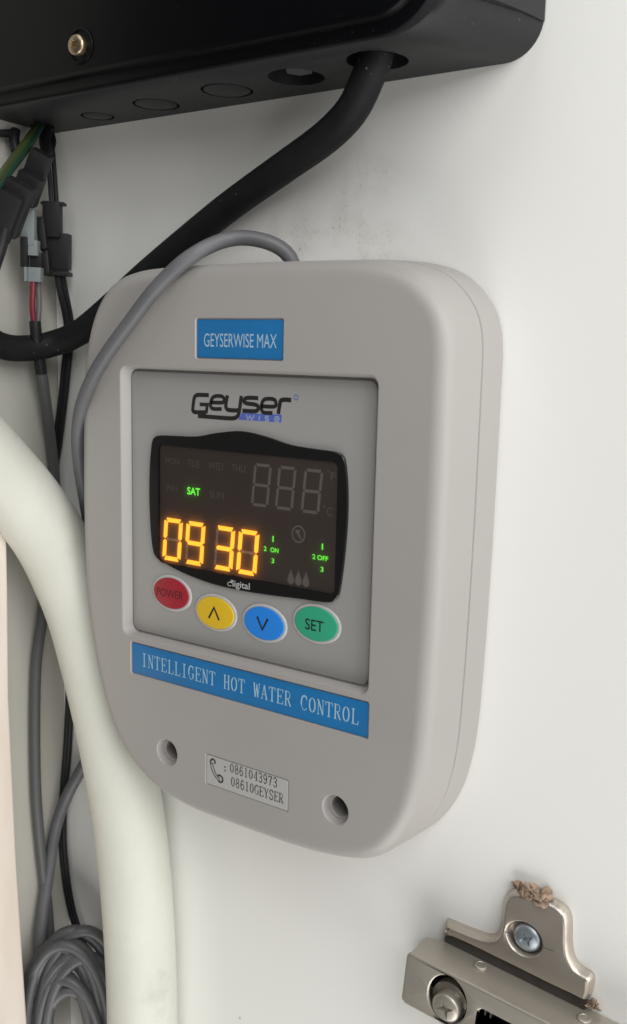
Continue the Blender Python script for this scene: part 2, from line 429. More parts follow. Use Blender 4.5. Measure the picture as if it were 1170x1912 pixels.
# a plain book face: thick stems, thin cross strokes, small serifs (unit box 0..1 wide, 0..1 high)
def _arc(cx, cy, rx, ry, a0, a1, n=10):
    return [(cx + rx * math.cos(math.radians(a0 + (a1 - a0) * k / n)), cy + ry * math.sin(math.radians(a0 + (a1 - a0) * k / n))) for k in range(n + 1)]
TK, TN = 0.17, 0.085
GL = {
 'I': [([(.5, 0), (.5, 1)], TK), ([(.2, .03), (.8, .03)], TN), ([(.2, .97), (.8, .97)], TN)],
 'N': [([(.18, 0), (.18, 1)], TN), ([(.16, .98), (.84, .02)], TK), ([(.84, 0), (.84, 1)], TN), ([(.0, .97), (.25, .97)], TN), ([(.0, .03), (.34, .03)], TN), ([(.68, .97), (1, .97)], TN)],
 'T': [([(.5, 0), (.5, 1)], TK), ([(.02, .96), (.98, .96)], TN), ([(.05, .97), (.03, .76)], TN), ([(.95, .97), (.97, .76)], TN), ([(.28, .03), (.72, .03)], TN)],
 'E': [([(.22, 0), (.22, 1)], TK), ([(.02, .97), (.9, .97)], TN), ([(.02, .03), (.92, .03)], TN), ([(.22, .52), (.66, .52)], TN), ([(.9, 1), (.92, .78)], TN), ([(.92, 0), (.97, .24)], TN), ([(.66, .64), (.66, .4)], TN)],
 'L': [([(.28, 0), (.28, 1)], TK), ([(.06, .97), (.52, .97)], TN), ([(.06, .03), (.93, .03)], TN), ([(.93, 0), (.98, .26)], TN)],
 'G': [(_arc(.52, .5, .42, .47, 50, 200, 12), [TN] + [TK] * 12), (_arc(.52, .5, .42, .47, 200, 330, 10), TN), ([(.84, .42), (.84, .1)], TK), ([(.6, .43), (1, .43)], TN), ([(.82, .98), (.85, .72)], TN)],
 'H': [([(.2, 0), (.2, 1)], TK), ([(.8, 0), (.8, 1)], TK), ([(.2, .5), (.8, .5)], TN), ([(0, .97), (.4, .97)], TN), ([(0, .03), (.4, .03)], TN), ([(.6, .97), (1, .97)], TN), ([(.6, .03), (1, .03)], TN)],
 'O': [(_arc(.5, .5, .40, .46, 0, 360, 30), [TK if abs(math.cos(math.radians(12 * k))) > .5 else TN for k in range(31)])],
 'W': [([(.1, .98), (.3, .02)], TK), ([(.3, .02), (.5, .8)], TN), ([(.5, .9), (.7, .02)], TK), ([(.7, .02), (.92, .98)], TN), ([(-.02, .97), (.26, .97)], TN), ([(.76, .97), (1.04, .97)], TN)],
 'A': [([(.12, .02), (.48, .98)], TN), ([(.48, .98), (.86, .02)], TK), ([(.26, .34), (.7, .34)], TN), ([(-.02, .03), (.3, .03)], TN), ([(.66, .03), (1.02, .03)], TN)],
 'R': [([(.2, 0), (.2, 1)], TK), ([(.02, .97), (.5, .97)] + _arc(.5, .735, .3, .235, 90, -90, 10) + [(.2, .5)], TN), ([(.48, .5), (.88, .02)], TK), ([(.02, .03), (.4, .03)], TN), ([(.8, .03), (1.02, .03)], TN)],
 'C': [(_arc(.54, .5, .44, .47, 45, 200, 12), [TN] + [TK] * 12), (_arc(.54, .5, .44, .47, 200, 320, 10), TN), ([(.86, .98), (.88, .7)], TN)],
 'Y': [([(.12, .98), (.5, .46)], TK), ([(.9, .98), (.5, .46)], TN), ([(.5, .5), (.5, 0)], TK), ([(0, .97), (.3, .97)], TN), ([(.72, .97), (1, .97)], TN), ([(.3, .03), (.7, .03)], TN)],
 'S': [(smooth2([(.82, .76), (.7, .94), (.45, .98), (.2, .86), (.18, .68), (.42, .54), (.7, .42), (.84, .24), (.7, .05), (.42, .02), (.14, .2)], .06), TK * .85), ([(.84, .98), (.85, .72)], TN), ([(.13, .28), (.13, .02)], TN)],
 '0': [(_arc(.5, .5, .34, .46, 0, 360, 30), [TK if abs(math.cos(math.radians(12 * k))) > .55 else TN for k in range(31)])],
 '1': [([(.5, 0), (.5, 1)], TK), ([(.5, .98), (.28, .86)], TN), ([(.25, .03), (.75, .03)], TN)],
 '3': [(smooth2([(.16, .78), (.3, .95), (.55, .98), (.78, .84), (.74, .62), (.45, .53), (.76, .43), (.84, .22), (.62, .03), (.34, .03), (.14, .18)], .06), TK * .8)],
 '4': [([(.7, 0), (.7, 1)], TK), ([(.68, .97), (.1, .3)], TN), ([(.08, .29), (.95, .29)], TN), ([(.5, .03), (.9, .03)], TN)],
 '6': [(smooth2([(.8, .82), (.62, .97), (.38, .9), (.2, .62), (.18, .3), (.34, .05), (.6, .03), (.82, .2), (.8, .44), (.58, .58), (.3, .5), (.2, .34)], .06), TK * .8)],
 '7': [([(.12, .95), (.86, .95)], TK * .8), ([(.84, .95), (.55, .5), (.45, 0)], TK), ([(.12, .98), (.12, .74)], TN)],
 '8': [(_arc(.5, .745, .28, .225, 0, 360, 16), TK * .75), (_arc(.5, .265, .34, .245, 0, 360, 16), TK * .75)],
 '9': [(smooth2([(.2, .18), (.38, .03), (.62, .1), (.8, .38), (.82, .7), (.66, .95), (.4, .97), (.18, .8), (.2, .56), (.42, .42), (.7, .5), (.8, .66)], .06), TK * .8)],
 ':': [([(.4, .62), (.6, .62)], .22), ([(.4, .18), (.6, .18)], .22)],
}
def book_text(name, s, x0, z0, x1, z1, Y, mt, parent, pitch=None, fill=0.86, weight=1.0):
    bm = bmesh.new(); n = len(s); cell = (x1 - x0) / n; h = z1 - z0; w = cell * fill
    lay = 0
    for i, ch in enumerate(s):
        for pts, th in GL.get(ch, []):
            q = [(x0 + i * cell + (cell - w) / 2 + p[0] * w, z0 + p[1] * h) for p in pts]
            t = [v * w * weight for v in th] if isinstance(th, list) else th * w * weight
            ribbon_bm(bm, q, t, Y - 0.0025 * (lay % 8)); lay += 1
    return flatbuild(name, bm, mt, parent)

# ================================================================== THE SETTING
def slab(name, lo, hi, mt, kind="structure"):
    bm = bmesh.new(); bmesh.ops.create_cube(bm, size=1)
    for v in bm.verts:
        v.co = Vector(((lo[i] + hi[i]) / 2 + v.co[i] * (hi[i] - lo[i]) for i in range(3)))
    return tag(build(name, bm, mt, None, 0), kind=kind)
w = slab("wall", (-60, 0, -520), (420, 18, 420), M["wall"])
tag(w, "white laminate side wall of the cabinet")
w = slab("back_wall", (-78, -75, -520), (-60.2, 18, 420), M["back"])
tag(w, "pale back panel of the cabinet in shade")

# ================================================================== THE WALL CONTROLLER
F, O = -25.6, -22.9
CX = 38.0
right_half = [(0, 30.6), (14, 30.6), (28, 30.4), (38, 29.9), (46, 28.4), (51.5, 26.3), (55.5, 23.3), (58.8, 19.6), (61, 15.5), (62.2, 9.5), (62.4, 0), (62.4, -20), (62.3, -40), (62.0, -60),
              (61.6, -75), (61.0, -88), (59.8, -97.5), (57.6, -106), (54.2, -113), (50, -118.6), (45, -122.3), (39, -124.6), (30, -126.3), (18, -127.2), (0, -127.4)]
left_half = [(0, 30.6), (14, 30.5), (28, 30.2), (38, 29.4), (46, 27.2), (52, 22.8), (56.7, 15.6), (59.9, 6), (61.4, -5), (62.0, -20), (62.3, -36), (62.2, -50), (61.6, -64), (60.0, -78), (57.0, -91),
             (52.2, -104.5), (45.0, -115.4), (36, -122.2), (28, -125.4), (16, -127.2), (0, -127.4)]
def half_line(h): return [(v.x, v.y) for v in spline([(p[0], p[1], 0) for p in h], 1.6)]
OUT = [(CX - p[0], p[1]) for p in half_line(left_half)] + [(CX + p[0], p[1]) for p in half_line(right_half)[-2:0:-1]]
OUT = ccw(OUT)

ctrl = thing("water_heater_controller", (CX, 0, -50), "grey wall controller with lit amber clock display, coloured buttons and blue labels", "controller")
# back shell
bm = bmesh.new()
prof = [(0.6, 0), (0, -0.6), (0.25, -5), (0.6, -10.2), (0.8, -10.35), (1.5, -10.45), (1.5, -10.6)]
rs = [ring(bm, inset(OUT, d), y) for d, y in prof]
for a, b_ in zip(rs, rs[1:]): bridge(bm, a, b_)
cap_with_holes(bm, rs[0], []); cap_with_holes(bm, rs[-1], [])
build("back_shell", bm, M["plastic"], ctrl, 40, weighted=True)
# front cover
RIM = rrect(-4.9, -77.4, 80.6, 2.0, 3.0, 6)
FLOOR = rrect(-3.2, -76.3, 79.3, 0.9, 2.6, 6)
LAB1 = rrect(23.3, 4.0, 52.6, 15.0, 0.9, 4)
LAB2 = rrect(-1.6, -88.6, 80.9, -78.4, 0.9, 4)
LAB3 = rrect(27.6, -115.2, 56.9, -105.6, 0.8, 4)
bm = bmesh.new()
R_ = 4.2
prof = [(1.5, -10.62), (1.5, -10.68), (0.85, -10.75), (0.72, -10.95), (1.7, F + R_)]
for k in range(1, 9):
    t = math.pi / 2 * k / 8
    prof.append((1.7 + R_ * (1 - math.cos(t)), F + R_ * (1 - math.sin(t))))
prof.append((1.7 + R_ + 0.6, F))
rs = [ring(bm, inset(OUT, d), y) for d, y in prof]
for a, b_ in zip(rs, rs[1:]): bridge(bm, a, b_)
cap_with_holes(bm, rs[0], [])
holes = []
def pit(outlines):           # a recess: list of (outline, y); the last one is closed with a floor
    rr = [ring(bm, o_, y) for o_, y in outlines]
    for a, b_ in zip(rr, rr[1:]): bridge(bm, a, b_)
    cap_with_holes(bm, rr[-1], []); holes.append(rr[0])
pit([(RIM, F), (inset(RIM, 0.25), F + 0.08), (inset(RIM, 0.5), F + 0.35), (FLOOR, F + 2.9), (FLOOR, -22.3)])
for lb in (LAB1, LAB2, LAB3):
    dp = 0.55 if lb is not LAB3 else 0.3
    pit([(lb, F), (inset(lb, 0.12), F + 0.1), (inset(lb, 0.3), F + dp)])
for hx, hz in ((13.0, -109.5), (71.6, -109.8)):
    pit([(ellipse(hx, hz, r_, r_, 32), y) for r_, y in ((4.25, F), (4.0, F + 0.12), (3.85, F + 0.4), (3.75, F + 2.2), (3.6, F + 2.4), (3.0, F + 2.45), (2.8, F + 2.65), (2.6, F + 11))])
cap_with_holes(bm, rs[-1], holes)
build("front_cover", bm, M["plastic"], ctrl, 40, weighted=True)
# keypad overlay
ov = plate("overlay_panel", rrect(-2.7, -75.6, 78.6, 0.2, 2.2, 6), -22.3, O, M["overlay"], ctrl, bev=0.12)

# labels in their recesses
def label_plate(lb, dp, mt):
    q = inset(ccw(lb), 0.55)
    return plate("label_plate", q, F + dp, F + dp - 0.22, mt, ctrl, bev=0.06)
l1 = label_plate(LAB1, 0.55, M["blue"]); l1["label"] = "small blue label above the display"
l2 = label_plate(LAB2, 0.55, M["blue"]); l2["label"] = "long blue label below the buttons"
l3 = label_plate(LAB3, 0.3, M["phone"]); l3["label"] = "pale grey label with two telephone numbers"
text("lettering", "GEYSERWISE MAX", (26.3, 7.4, 50.2, 10.9), F + 0.29, M["pale_print"], l1)
book_text("lettering", "INTELLIGENT HOT WATER CONTROL", 2.6, -85.4, 77.8, -81.3, F + 0.29, M["pale_print2"], l2, fill=0.84, weight=1.1)
ty = F + 0.3 - 0.26
book_text("lettering", "0861043973", 36.5, -109.05, 53.1, -106.3, ty, M["ink_soft"], l3, fill=0.9, weight=1.15)
book_text("lettering", "08610GEYSER", 36.9, -113.0, 55.2, -110.2, ty, M["ink_soft"], l3, fill=0.9, weight=1.15)
bm = bmesh.new()
hs = smooth2([(29.9, -108.5), (29.6, -107.6), (30.4, -106.9), (31.2, -107.3), (31.1, -108.1)], .1)
body = smooth2([(29.9, -108.2), (30.3, -109.6), (31.2, -111.2), (32.6, -112.4)], .1)
ear = smooth2([(32.2, -111.5), (32.9, -111.0), (33.9, -111.5), (34.0, -112.5), (33.2, -113.0), (32.3, -112.6)], .1)
ribbon_bm(bm, hs, 0.55, ty); ribbon_bm(bm, ear, 0.55, ty - .004); ribbon_bm(bm, [(p[0] - .35, p[1] - .1) for p in body], 0.28, ty - .002); ribbon_bm(bm, [(p[0] + .45, p[1] + .2) for p in body], 0.28, ty - .006)
ribbon_bm(bm, [(34.6, -108.0), (35.1, -108.0)], 0.42, ty); ribbon_bm(bm, [(34.6, -109.1), (35.1, -109.1)], 0.42, ty)
flatbuild("telephone_symbol", bm, M["ink_soft"], l3)

# maker's mark on the overlay: black word with a blue banner
def zp(x, y, Y=O): return xz(340 + x * 0.19658, 720 + y * 0.19658, Y)
def zl(pts): return [zp(*p) for p in pts]
LY = O - 0.03
bm = bmesh.new()
Wd = 1.12
strokes = [
    ([(253, 91), (160, 88), (130, 96), (114, 120), (101, 215), (104, 240), (125, 252), (228, 254)], Wd, True),
    ([(228, 262), (240, 181), (166, 178)], Wd * .9, False),
    ([(272, 160), (385, 160), (398, 128), (376, 102), (318, 100), (284, 122), (270, 170), (274, 205), (300, 221), (375, 222)], Wd * .9, True),
    ([(430, 92), (416, 170), (418, 212), (445, 232), (535, 236)], Wd, True),
    ([(562, 98), (541, 250), (524, 292), (490, 309), (420, 309), (150, 288)], Wd, True),
    ([(722, 119), (625, 116), (592, 130), (590, 156), (622, 170), (690, 180), (722, 200), (716, 232), (680, 243), (572, 238)], Wd * .95, True),
    ([(752, 196), (876, 198), (890, 160), (868, 130), (800, 126), (766, 148), (752, 200), (760, 242), (790, 258), (858, 260)], Wd * .9, True),
    ([(913, 268), (928, 175), (936, 146), (962, 134), (1036, 137)], Wd, True),
]
for i, (pts, wd, sm) in enumerate(strokes):
    q = zl(pts); q = smooth2(q, 0.18) if sm else q
    ribbon_bm(bm, q, wd, LY - 0.004 * i)
logo = flatbuild("brand_mark", bm, M["ink"], ctrl)
bm = bmesh.new(); flat_bm(bm, zl([(566, 260), (945, 276), (940, 350), (532, 324)]), O - 0.02)
flatbuild("banner", bm, M["violet"], logo)
bm = bmesh.new()
for i, pts in enumerate([[(610, 275), (622, 322), (644, 288), (660, 326), (684, 282)], [(735, 284), (728, 330)], [(822, 292), (792, 292), (790, 310), (818, 316), (816, 336), (784, 334)], [(880, 318), (920, 320), (914, 298), (886, 298), (876, 318), (886, 340), (918, 342)]]):
    ribbon_bm(bm, zl(pts), 0.42, O - 0.034 - .003 * i)
flatbuild("banner_lettering", bm, M["violet_light"], logo)
bm = bmesh.new(); c_ = zp(1082, 112)
ribbon_bm(bm, ellipse(c_[0], c_[1], .62, .62, 20), 0.22, LY, closed=True); flatbuild("registered_ring", bm, M["violet"], logo)

# display: black frame with a window, face, figures, film
BZ = smooth2([(5.6, -20.0), (6.4, -18.3), (8.6, -17.4), (15, -17.1), (22.4, -16.7), (30, -15.2), (38.0, -14.3), (46, -15.2), (53.6, -16.7), (61, -17.2), (67.4, -17.5), (69.6, -18.4), (70.4, -20.2),
              (71.2, -26), (71.4, -34), (70.8, -44), (69.9, -51.5), (69.0, -54.4), (66.4, -55.9), (58, -56.4), (48, -57.0), (38, -57.3), (28, -57.0), (18, -55.6), (10.0, -53.6), (7.2, -52.4), (5.9, -50.2), (5.0, -44), (4.6, -34), (4.9, -26), (5.6, -20.0)], 0.5)[:-1]
BZ = ccw(BZ)
SC = ccw(rrect(8.2, -53.7, 68.4, -20.0, 1.6, 5))
BF = O - 0.85
bm = bmesh.new()
a = ring(bm, BZ, O + 0.01); b1 = ring(bm, BZ, BF + 0.12); b2 = ring(bm, inset(BZ, 0.14), BF)
i2 = ring(bm, SC, BF); i1 = ring(bm, SC, O + 0.01)
bridge(bm, a, b1); bridge(bm, b1, b2); cap_with_holes(bm, b2, [i2]); bridge(bm, i2, i1); cap_with_holes(bm, a, [i1])
disp = build("display_frame", bm, M["bezel"], ctrl, 30)
plate("display_face", inset(SC, -0.1), O + 0.0, O - 0.1, M["screen"], disp)
fy = O - 0.1
bm = bmesh.new(); flat_bm(bm, inset(SC, -0.05), BF + 0.13); flatbuild("display_film", bm, M["film"], disp)

def digit(x, z, wd, h, sl, th, lit, Y, height, gap=0.16):
    """seven-segment figure; x, z its lower left corner; sl sideways lean at the top"""
    bm = bmesh.new()
    def P(u, v): return (x + u + sl * v / h, z + v)
    m_, t = h / 2, th
    g = gap
    segs = {
        'a': [(t * .55 + g, h), (wd - t * .55 - g, h), (wd - t - g * .6, h - t), (t + g * .6, h - t)],
        'd': [(t * .55 + g, 0), (wd - t * .55 - g, 0), (wd - t - g * .6, t), (t + g * .6, t)],
        'g': [(t + g * .2, m_ + t * .5), (wd - t - g * .2, m_ + t * .5), (wd - t * .6 - g * .2, m_), (wd - t - g * .2, m_ - t * .5), (t + g * .2, m_ - t * .5), (t * .6 + g * .2, m_)],
        'f': [(0, h - t * .55 - g), (t, h - t - g), (t, m_ + t * .5 + g), (t * .5, m_ + g), (0, m_ + t * .35 + g)],
        'b': [(wd, h - t * .55 - g), (wd - t, h - t - g), (wd - t, m_ + t * .5 + g), (wd - t * .5, m_ + g), (wd, m_ + t * .35 + g)],
        'e': [(0, t * .55 + g), (t, t + g), (t, m_ - t * .5 - g), (t * .5, m_ - g), (0, m_ - t * .35 - g)],
        'c': [(wd, t * .55 + g), (wd - t, t + g), (wd - t, m_ - t * .5 - g), (wd - t * .5, m_ - g), (wd, m_ - t * .35 - g)],
    }
    for k, pts in segs.items():
        q = ccw([P(*p) for p in pts]); n0 = len(bm.faces)
        on = k in lit
        if not on: q = inset(q, th * 0.16) if len(lit) else q
        rr0 = ring(bm, q, Y + 0.02); rr1 = ring(bm, q, Y - (height if on else 0.06))
        bridge(bm, rr0, rr1); bm.faces.new(rr1)
        bm.faces.ensure_lookup_table()
        for f in bm.faces[n0:]: f.material_index = 0 if on else 1
    return build("digit", bm, [M["amber"], M["dead"]], disp, 0)
SEG = {'0': 'abcdef', '9': 'abcdfg', '3': 'abcdg'}
for ch, x in (('0', 9.2), ('9', 17.5), ('3', 28.0), ('0', 36.2)):
    digit(x, -52.75, 6.7, 12.2, 1.0, 1.12, SEG[ch], fy, 0.25)["label"] = "lit amber figure " + ch
for x in (40.9, 48.8, 57.0):
    digit(x, -33.8, 5.7, 11.4, 1.05, 0.78, '', fy, 0.1)["label"] = "unlit grey figure of the temperature readout"
py = fy - 0.05
bm = bmesh.new()
for s, x0, z0, x1, z1 in (("MON", 10.4, -25.1, 15.6, -23.5), ("TUE", 18.5, -25.3, 23.0, -23.4), ("WED", 26.1, -25.3, 31.4, -23.4), ("THU", 34.2, -25.3, 38.8, -23.3), ("FRI", 11.1, -32.8, 14.8, -31.2), ("SUN", 26.6, -33.2, 31.6, -31.2)):
    text_bm(bm, s, x0, z0, x1, z1, py)
flatbuild("unlit_lettering", bm, M["dead_dark"], disp)
bm = bmesh.new()
text_bm(bm, "F", 66.0, -24.7, 67.6, -22.7, py); text_bm(bm, "C", 65.0, -33.8, 66.8, -31.6, py)
for cx_, cz_ in ((65.2, -22.5), (64.3, -31.5)):
    ribbon_bm(bm, ellipse(cx_, cz_, .28, .28, 12), 0.14, py, closed=True)
flatbuild("unlit_lettering", bm, M["dead_dark"], disp)
text("lit_lettering", "SAT", (18.5, -33.1, 23.2, -31.0), py, M["green"], disp, bold=0.02)
bm = bmesh.new()
for dx, word, w0, w1 in ((0, "ON", 47.6, 50.4), (15.6, "OFF", 62.5, 66.0)):
    text_bm(bm, "1", 48.2 + dx, -42.7, 48.58 + dx, -41.1, py, bold=0.016)
    text_bm(bm, "2", 45.4 + dx, -45.45, 46.3 + dx, -44.2, py, bold=0.016)
    text_bm(bm, word, w0, -45.45, w1 - .2, -44.2, py, bold=0.016)
    text_bm(bm, "3", 48.0 + dx, -48.4, 48.85 + dx, -47.1, py, bold=0.016)
flatbuild("lit_lettering", bm, M["green"], disp)
bm = bmesh.new()
ribbon_bm(bm, ellipse(56.5, -39.6, 1.95, 2.1, 28), 0.42, py, closed=True)
ribbon_bm(bm, [(55.9, -38.6), (56.3, -39.3), (57.4, -40.9)], [0.75, 0.75, 0.3], py); ribbon_bm(bm, [(55.5, -38.9), (56.2, -39.4), (56.9, -38.4)], 0.35, py - .004)
flatbuild("spanner_symbol", bm, M["dead"], disp)
for dx in (54.35, 56.75, 59.15):
    bm = bmesh.new()
    q = [(dx, -48.9)] + smooth2([(dx, -48.9), (dx - .35, -50.0), (dx - .95, -51.4), (dx - .95, -52.5), (dx, -53.2), (dx + .95, -52.5), (dx + .95, -51.4), (dx + .35, -50.0), (dx, -48.9)], .25)[1:-1]
    flat_bm(bm, q, py); flatbuild("drop_symbol", bm, M["dead"], disp)
by = BF - 0.02
bm = bmesh.new()
text_bm(bm, "ligital", 35.5, -57.15, 41.4, -54.75, by, bold=0.012)
flatbuild("frame_lettering", bm, M["white_print"], disp)
bm = bmesh.new()
ribbon_bm(bm, smooth2([(35.9, -55.45), (34.6, -55.5), (33.8, -55.9), (34.0, -56.5), (35.1, -56.45)], .1), [0.2 + 0.3 * math.sin(math.pi * min(1, k / 14)) for k in range(60)][:len(smooth2([(35.9, -55.45), (34.6, -55.5), (33.8, -55.9), (34.0, -56.5), (35.1, -56.45)], .1))], by)
ribbon_bm(bm, [(34.9, -54.9), (35.5, -55.1)], 0.3, by)
flatbuild("frame_symbol", bm, M["white_print"], disp)

# buttons
for nm, mt, cx_, cz_ in (("red", "red", 12.6, -62.3), ("yellow", "yellow", 29.0, -65.2), ("blue", "skyblue", 45.9, -65.2), ("green", "greenb", 62.7, -62.3)):
    b_ = plate("button", ellipse(cx_, cz_, 6.75, 4.5, 48), O + 0.05, O - 0.55, M[mt], ctrl, bev=0.28, n=4)
    b_["label"] = nm + " oval push button"
    bm = bmesh.new()
    o0 = ring(bm, ellipse(cx_, cz_, 7.6, 5.3, 48), O + 0.02); o1 = ring(bm, ellipse(cx_, cz_, 7.45, 5.15, 48), O - 0.22); o2 = ring(bm, ellipse(cx_, cz_, 6.95, 4.68, 48), O - 0.36); o3 = ring(bm, ellipse(cx_, cz_, 6.6, 4.35, 48), O - 0.2)
    bridge(bm, o0, o1); bridge(bm, o1, o2); bridge(bm, o2, o3)
    build("button_rim", bm, M["rim"], b_, 60)
    by2 = O - 0.585
    bm = bmesh.new()
    if nm == "red": text_bm(bm, "POWER", 7.2, -63.6, 17.4, -61.2, by2)
    elif nm == "yellow": ribbon_bm(bm, [(26.9, -67.0), (28.75, -63.7), (30.6, -67.0)], 0.62, by2)
    elif nm == "blue": ribbon_bm(bm, [(43.8, -63.6), (45.6, -66.9), (47.4, -63.6)], 0.62, by2)
    else: text_bm(bm, "SET", 59.5, -64.2, 65.2, -61.2, by2, bold=0.006)
    flatbuild("lettering", bm, M["ink"] if nm != "red" else M["worn_ink"], b_)

# ================================================================== THE BLACK JUNCTION BOX ABOVE
box = thing("junction_box", (20, 0, 74.4), "black plastic box with knockout holes above the grey controller", "junction box")
ZB = 74.4
XL = -59.8
def box_outline(xr, zb, r, n=10):
    pts = [(XL, 190), (XL, zb)]
    for k in range(n + 1):
        a = math.radians(-90 + 90 * k / n); pts.append((xr - r + r * math.cos(a), zb + r + r * math.sin(a)))
    pts.append((xr, 190)); return pts
bm = bmesh.new()
rs = [ring(bm, box_outline(105.8, ZB, 9), -0.02), ring(bm, box_outline(104.2, ZB + .02, 10.5), -9), ring(bm, box_outline(101.6, ZB + .1, 14), -18), ring(bm, box_outline(98.6, ZB + .5, 17), -26), ring(bm, box_outline(97.6, ZB + 1.2, 17), -27)]
for a, b_ in zip(rs, rs[1:]): bridge(bm, a, b_)
cap_with_holes(bm, rs[0], []); cap_with_holes(bm, rs[-1], [])
base = build("base_shell", bm, M["black"], box, 40)
HOLES = [(-29.3, -9.6, 5.0), (-3.8, -11.4, 6.6), (23.4, -13.1, 7.0), (46.8, -14.3, 7.2), (71.6, -16.3, 7.4), (-55.0, -8.4, 3.6)]
def cyl_z(bm, x, y, z0, z1, r, n=32, r2=None):
    a = [bm.verts.new((x + r * math.cos(2 * math.pi * k / n), y + r * math.sin(2 * math.pi * k / n), z0)) for k in range(n)]
    r2 = r if r2 is None else r2
    b_ = [bm.verts.new((x + r2 * math.cos(2 * math.pi * k / n), y + r2 * math.sin(2 * math.pi * k / n), z1)) for k in range(n)]
    bridge(bm, a, b_); bm.faces.new(a[::-1]); bm.faces.new(b_)
bmc = bmesh.new()
for i in (3, 4, 5):
    x, y, r = HOLES[i]; cyl_z(bmc, x, y, ZB - 3, ZB + 12, r)
for i in (0, 1, 2):                      # ring grooves round the closed knockouts
    x, y, r = HOLES[i]; cyl_z(bmc, x, y, ZB - 3, ZB + 1.2, r)
bmesh.ops.recalc_face_normals(bmc, faces=bmc.faces[:])
cutter = build("cutter", bmc, None, None, 0)
md = base.modifiers.new("cut", 'BOOLEAN'); md.operation = 'DIFFERENCE'; md.object = cutter; md.solver = 'EXACT'
bpy.context.view_layer.update()
dg = bpy.context.evaluated_depsgraph_get()
cut = bpy.data.meshes.new_from_object(base.evaluated_get(dg))
base.modifiers.clear(); old = base.data; base.data = cut; base.data.name = "base_shell"
if not cut.materials: cut.materials.append(M["black"])
bpy.data.objects.remove(cutter)
for i in (0, 1, 2):
    x, y, r = HOLES[i]; bm = bmesh.new()
    cyl_z(bm, x, y, ZB + 1.6, ZB + 0.12, r - 0.75, 36); cyl_z(bm, x, y, ZB + 0.115, ZB - 0.02, r - 0.85, 36, r - 1.1)
    build("knockout", bm, M["black"], box, 30)
# clip in the open hole
bm = bmesh.new(); x, y, r = HOLES[3]; cyl_z(bm, x + 1.2, y - 0.5, ZB + 1.2, ZB + 9, 3.6, 6); build("locking_nut", bm, M["nut"], box, 0)
# front cover: raised, rounded, glossy black
CV = [(XL + .02, 190), (XL + .02, 76.4)] + [(93.6 - 15 + 15 * math.cos(math.radians(a)), 76.4 + 15 + 15 * math.sin(math.radians(a))) for a in range(-90, 1, 9)] + [(93.6, 190)]
bm = bmesh.new()
prof = [(0.3, -27.02), (0, -27.3), (0, -27.6), (0.6, -27.9), (2.0, -28.0), (2.6, -28.3), (3.0, -29.3), (3.6, -29.8), (4.4, -30.0)]
CVc = ccw(CV)
rs = [ring(bm, inset(CVc, d), y) for d, y in prof]
for a, b_ in zip(rs, rs[1:]): bridge(bm, a, b_)
cap_with_holes(bm, rs[0], []); cap_with_holes(bm, rs[-1], [])
build("cover", bm, M["cover"], box, 35)
# hinge-side flap with its joint on the right side
bm = bmesh.new()
fl = [(105.35, -0.5), (104.0, -9), (101.7, -18), (98.9, -25.5)]
lo = [bm.verts.new((x + d, y, z)) for z in (82.0, 189) for d in (-1.5, 0.75) for x, y in fl]
def q4(i, j, k, l): bm.faces.new((lo[i], lo[j], lo[k], lo[l]))
for s in range(3):
    q4(s, s + 1, s + 5, s + 4); q4(8 + s, 9 + s, 13 + s, 12 + s); q4(4 + s, 5 + s, 13 + s, 12 + s); q4(s, s + 1, 9 + s, 8 + s)
q4(0, 4, 12, 8); q4(3, 7, 15, 11)
build("side_flap", bm, M["black"], box, 30)
# cover screw in a round pocket
sc = at(150, 86, -30)
def screw_head(name, c, axis, r, mt, parent, recess=0.7, dome=0.35, cross=None, rot=20, thick=1.2):
    """pan head with a cross-shaped drive; c centre of its face, axis the direction it looks"""
    ax = Vector(axis).normalized(); u = ax.cross(Vector((0, 0, 1))).normalized(); v = u.cross(ax)
    n = 40; bm = bmesh.new()
    def P(a, rr, h): return bm.verts.new(Vector(c) + (u * math.cos(a) + v * math.sin(a)) * rr + ax * h)
    A = [2 * math.pi * k / n for k in range(n)]
    cr = cross or r * 0.62
    rings_ = [[P(a, r, -thick) for a in A], [P(a, r, -0.15 * r) for a in A], [P(a, r * .93, -0.02 * r) for a in A], [P(a, r * .72, dome * .8) for a in A]]
    def star(a):
        t = abs(math.sin(2 * (a - math.radians(rot))))
        return cr * (1 - 0.62 * t ** 0.6)
    rings_.append([P(a, star(a), dome) for a in A]); rings_.append([P(a, star(a) * .72, dome - recess) for a in A])
    for p, q in zip(rings_, rings_[1:]):
        for i in range(n): bm.faces.new((p[i], p[(i + 1) % n], q[(i + 1) % n], q[i]))
    bm.faces.new(rings_[0][::-1]); bm.faces.new(rings_[-1])
    return build(name, bm, mt, parent, 40)
bm = bmesh.new(); tube_bm(bm, [(sc.x + 4.3 * math.cos(t), -30.0, sc.z + 4.3 * math.sin(t)) for t in (2 * math.pi * k / 28 for k in range(29))], 0.5, segs=8, smoothed=False)
build("screw_collar", bm, M["cover"], box, 60)
screw_head("screw", (sc.x, -32.0, sc.z), (0.1, -1, 0.05), 2.75, M["brass"], box, rot=60, thick=2.5)

# ================================================================== CABLES
def cable(name, pts, r, mt, label, cat="cable", **k):
    o = tube(name, pts, r, mt, None, **k); return tag(o, label, cat)
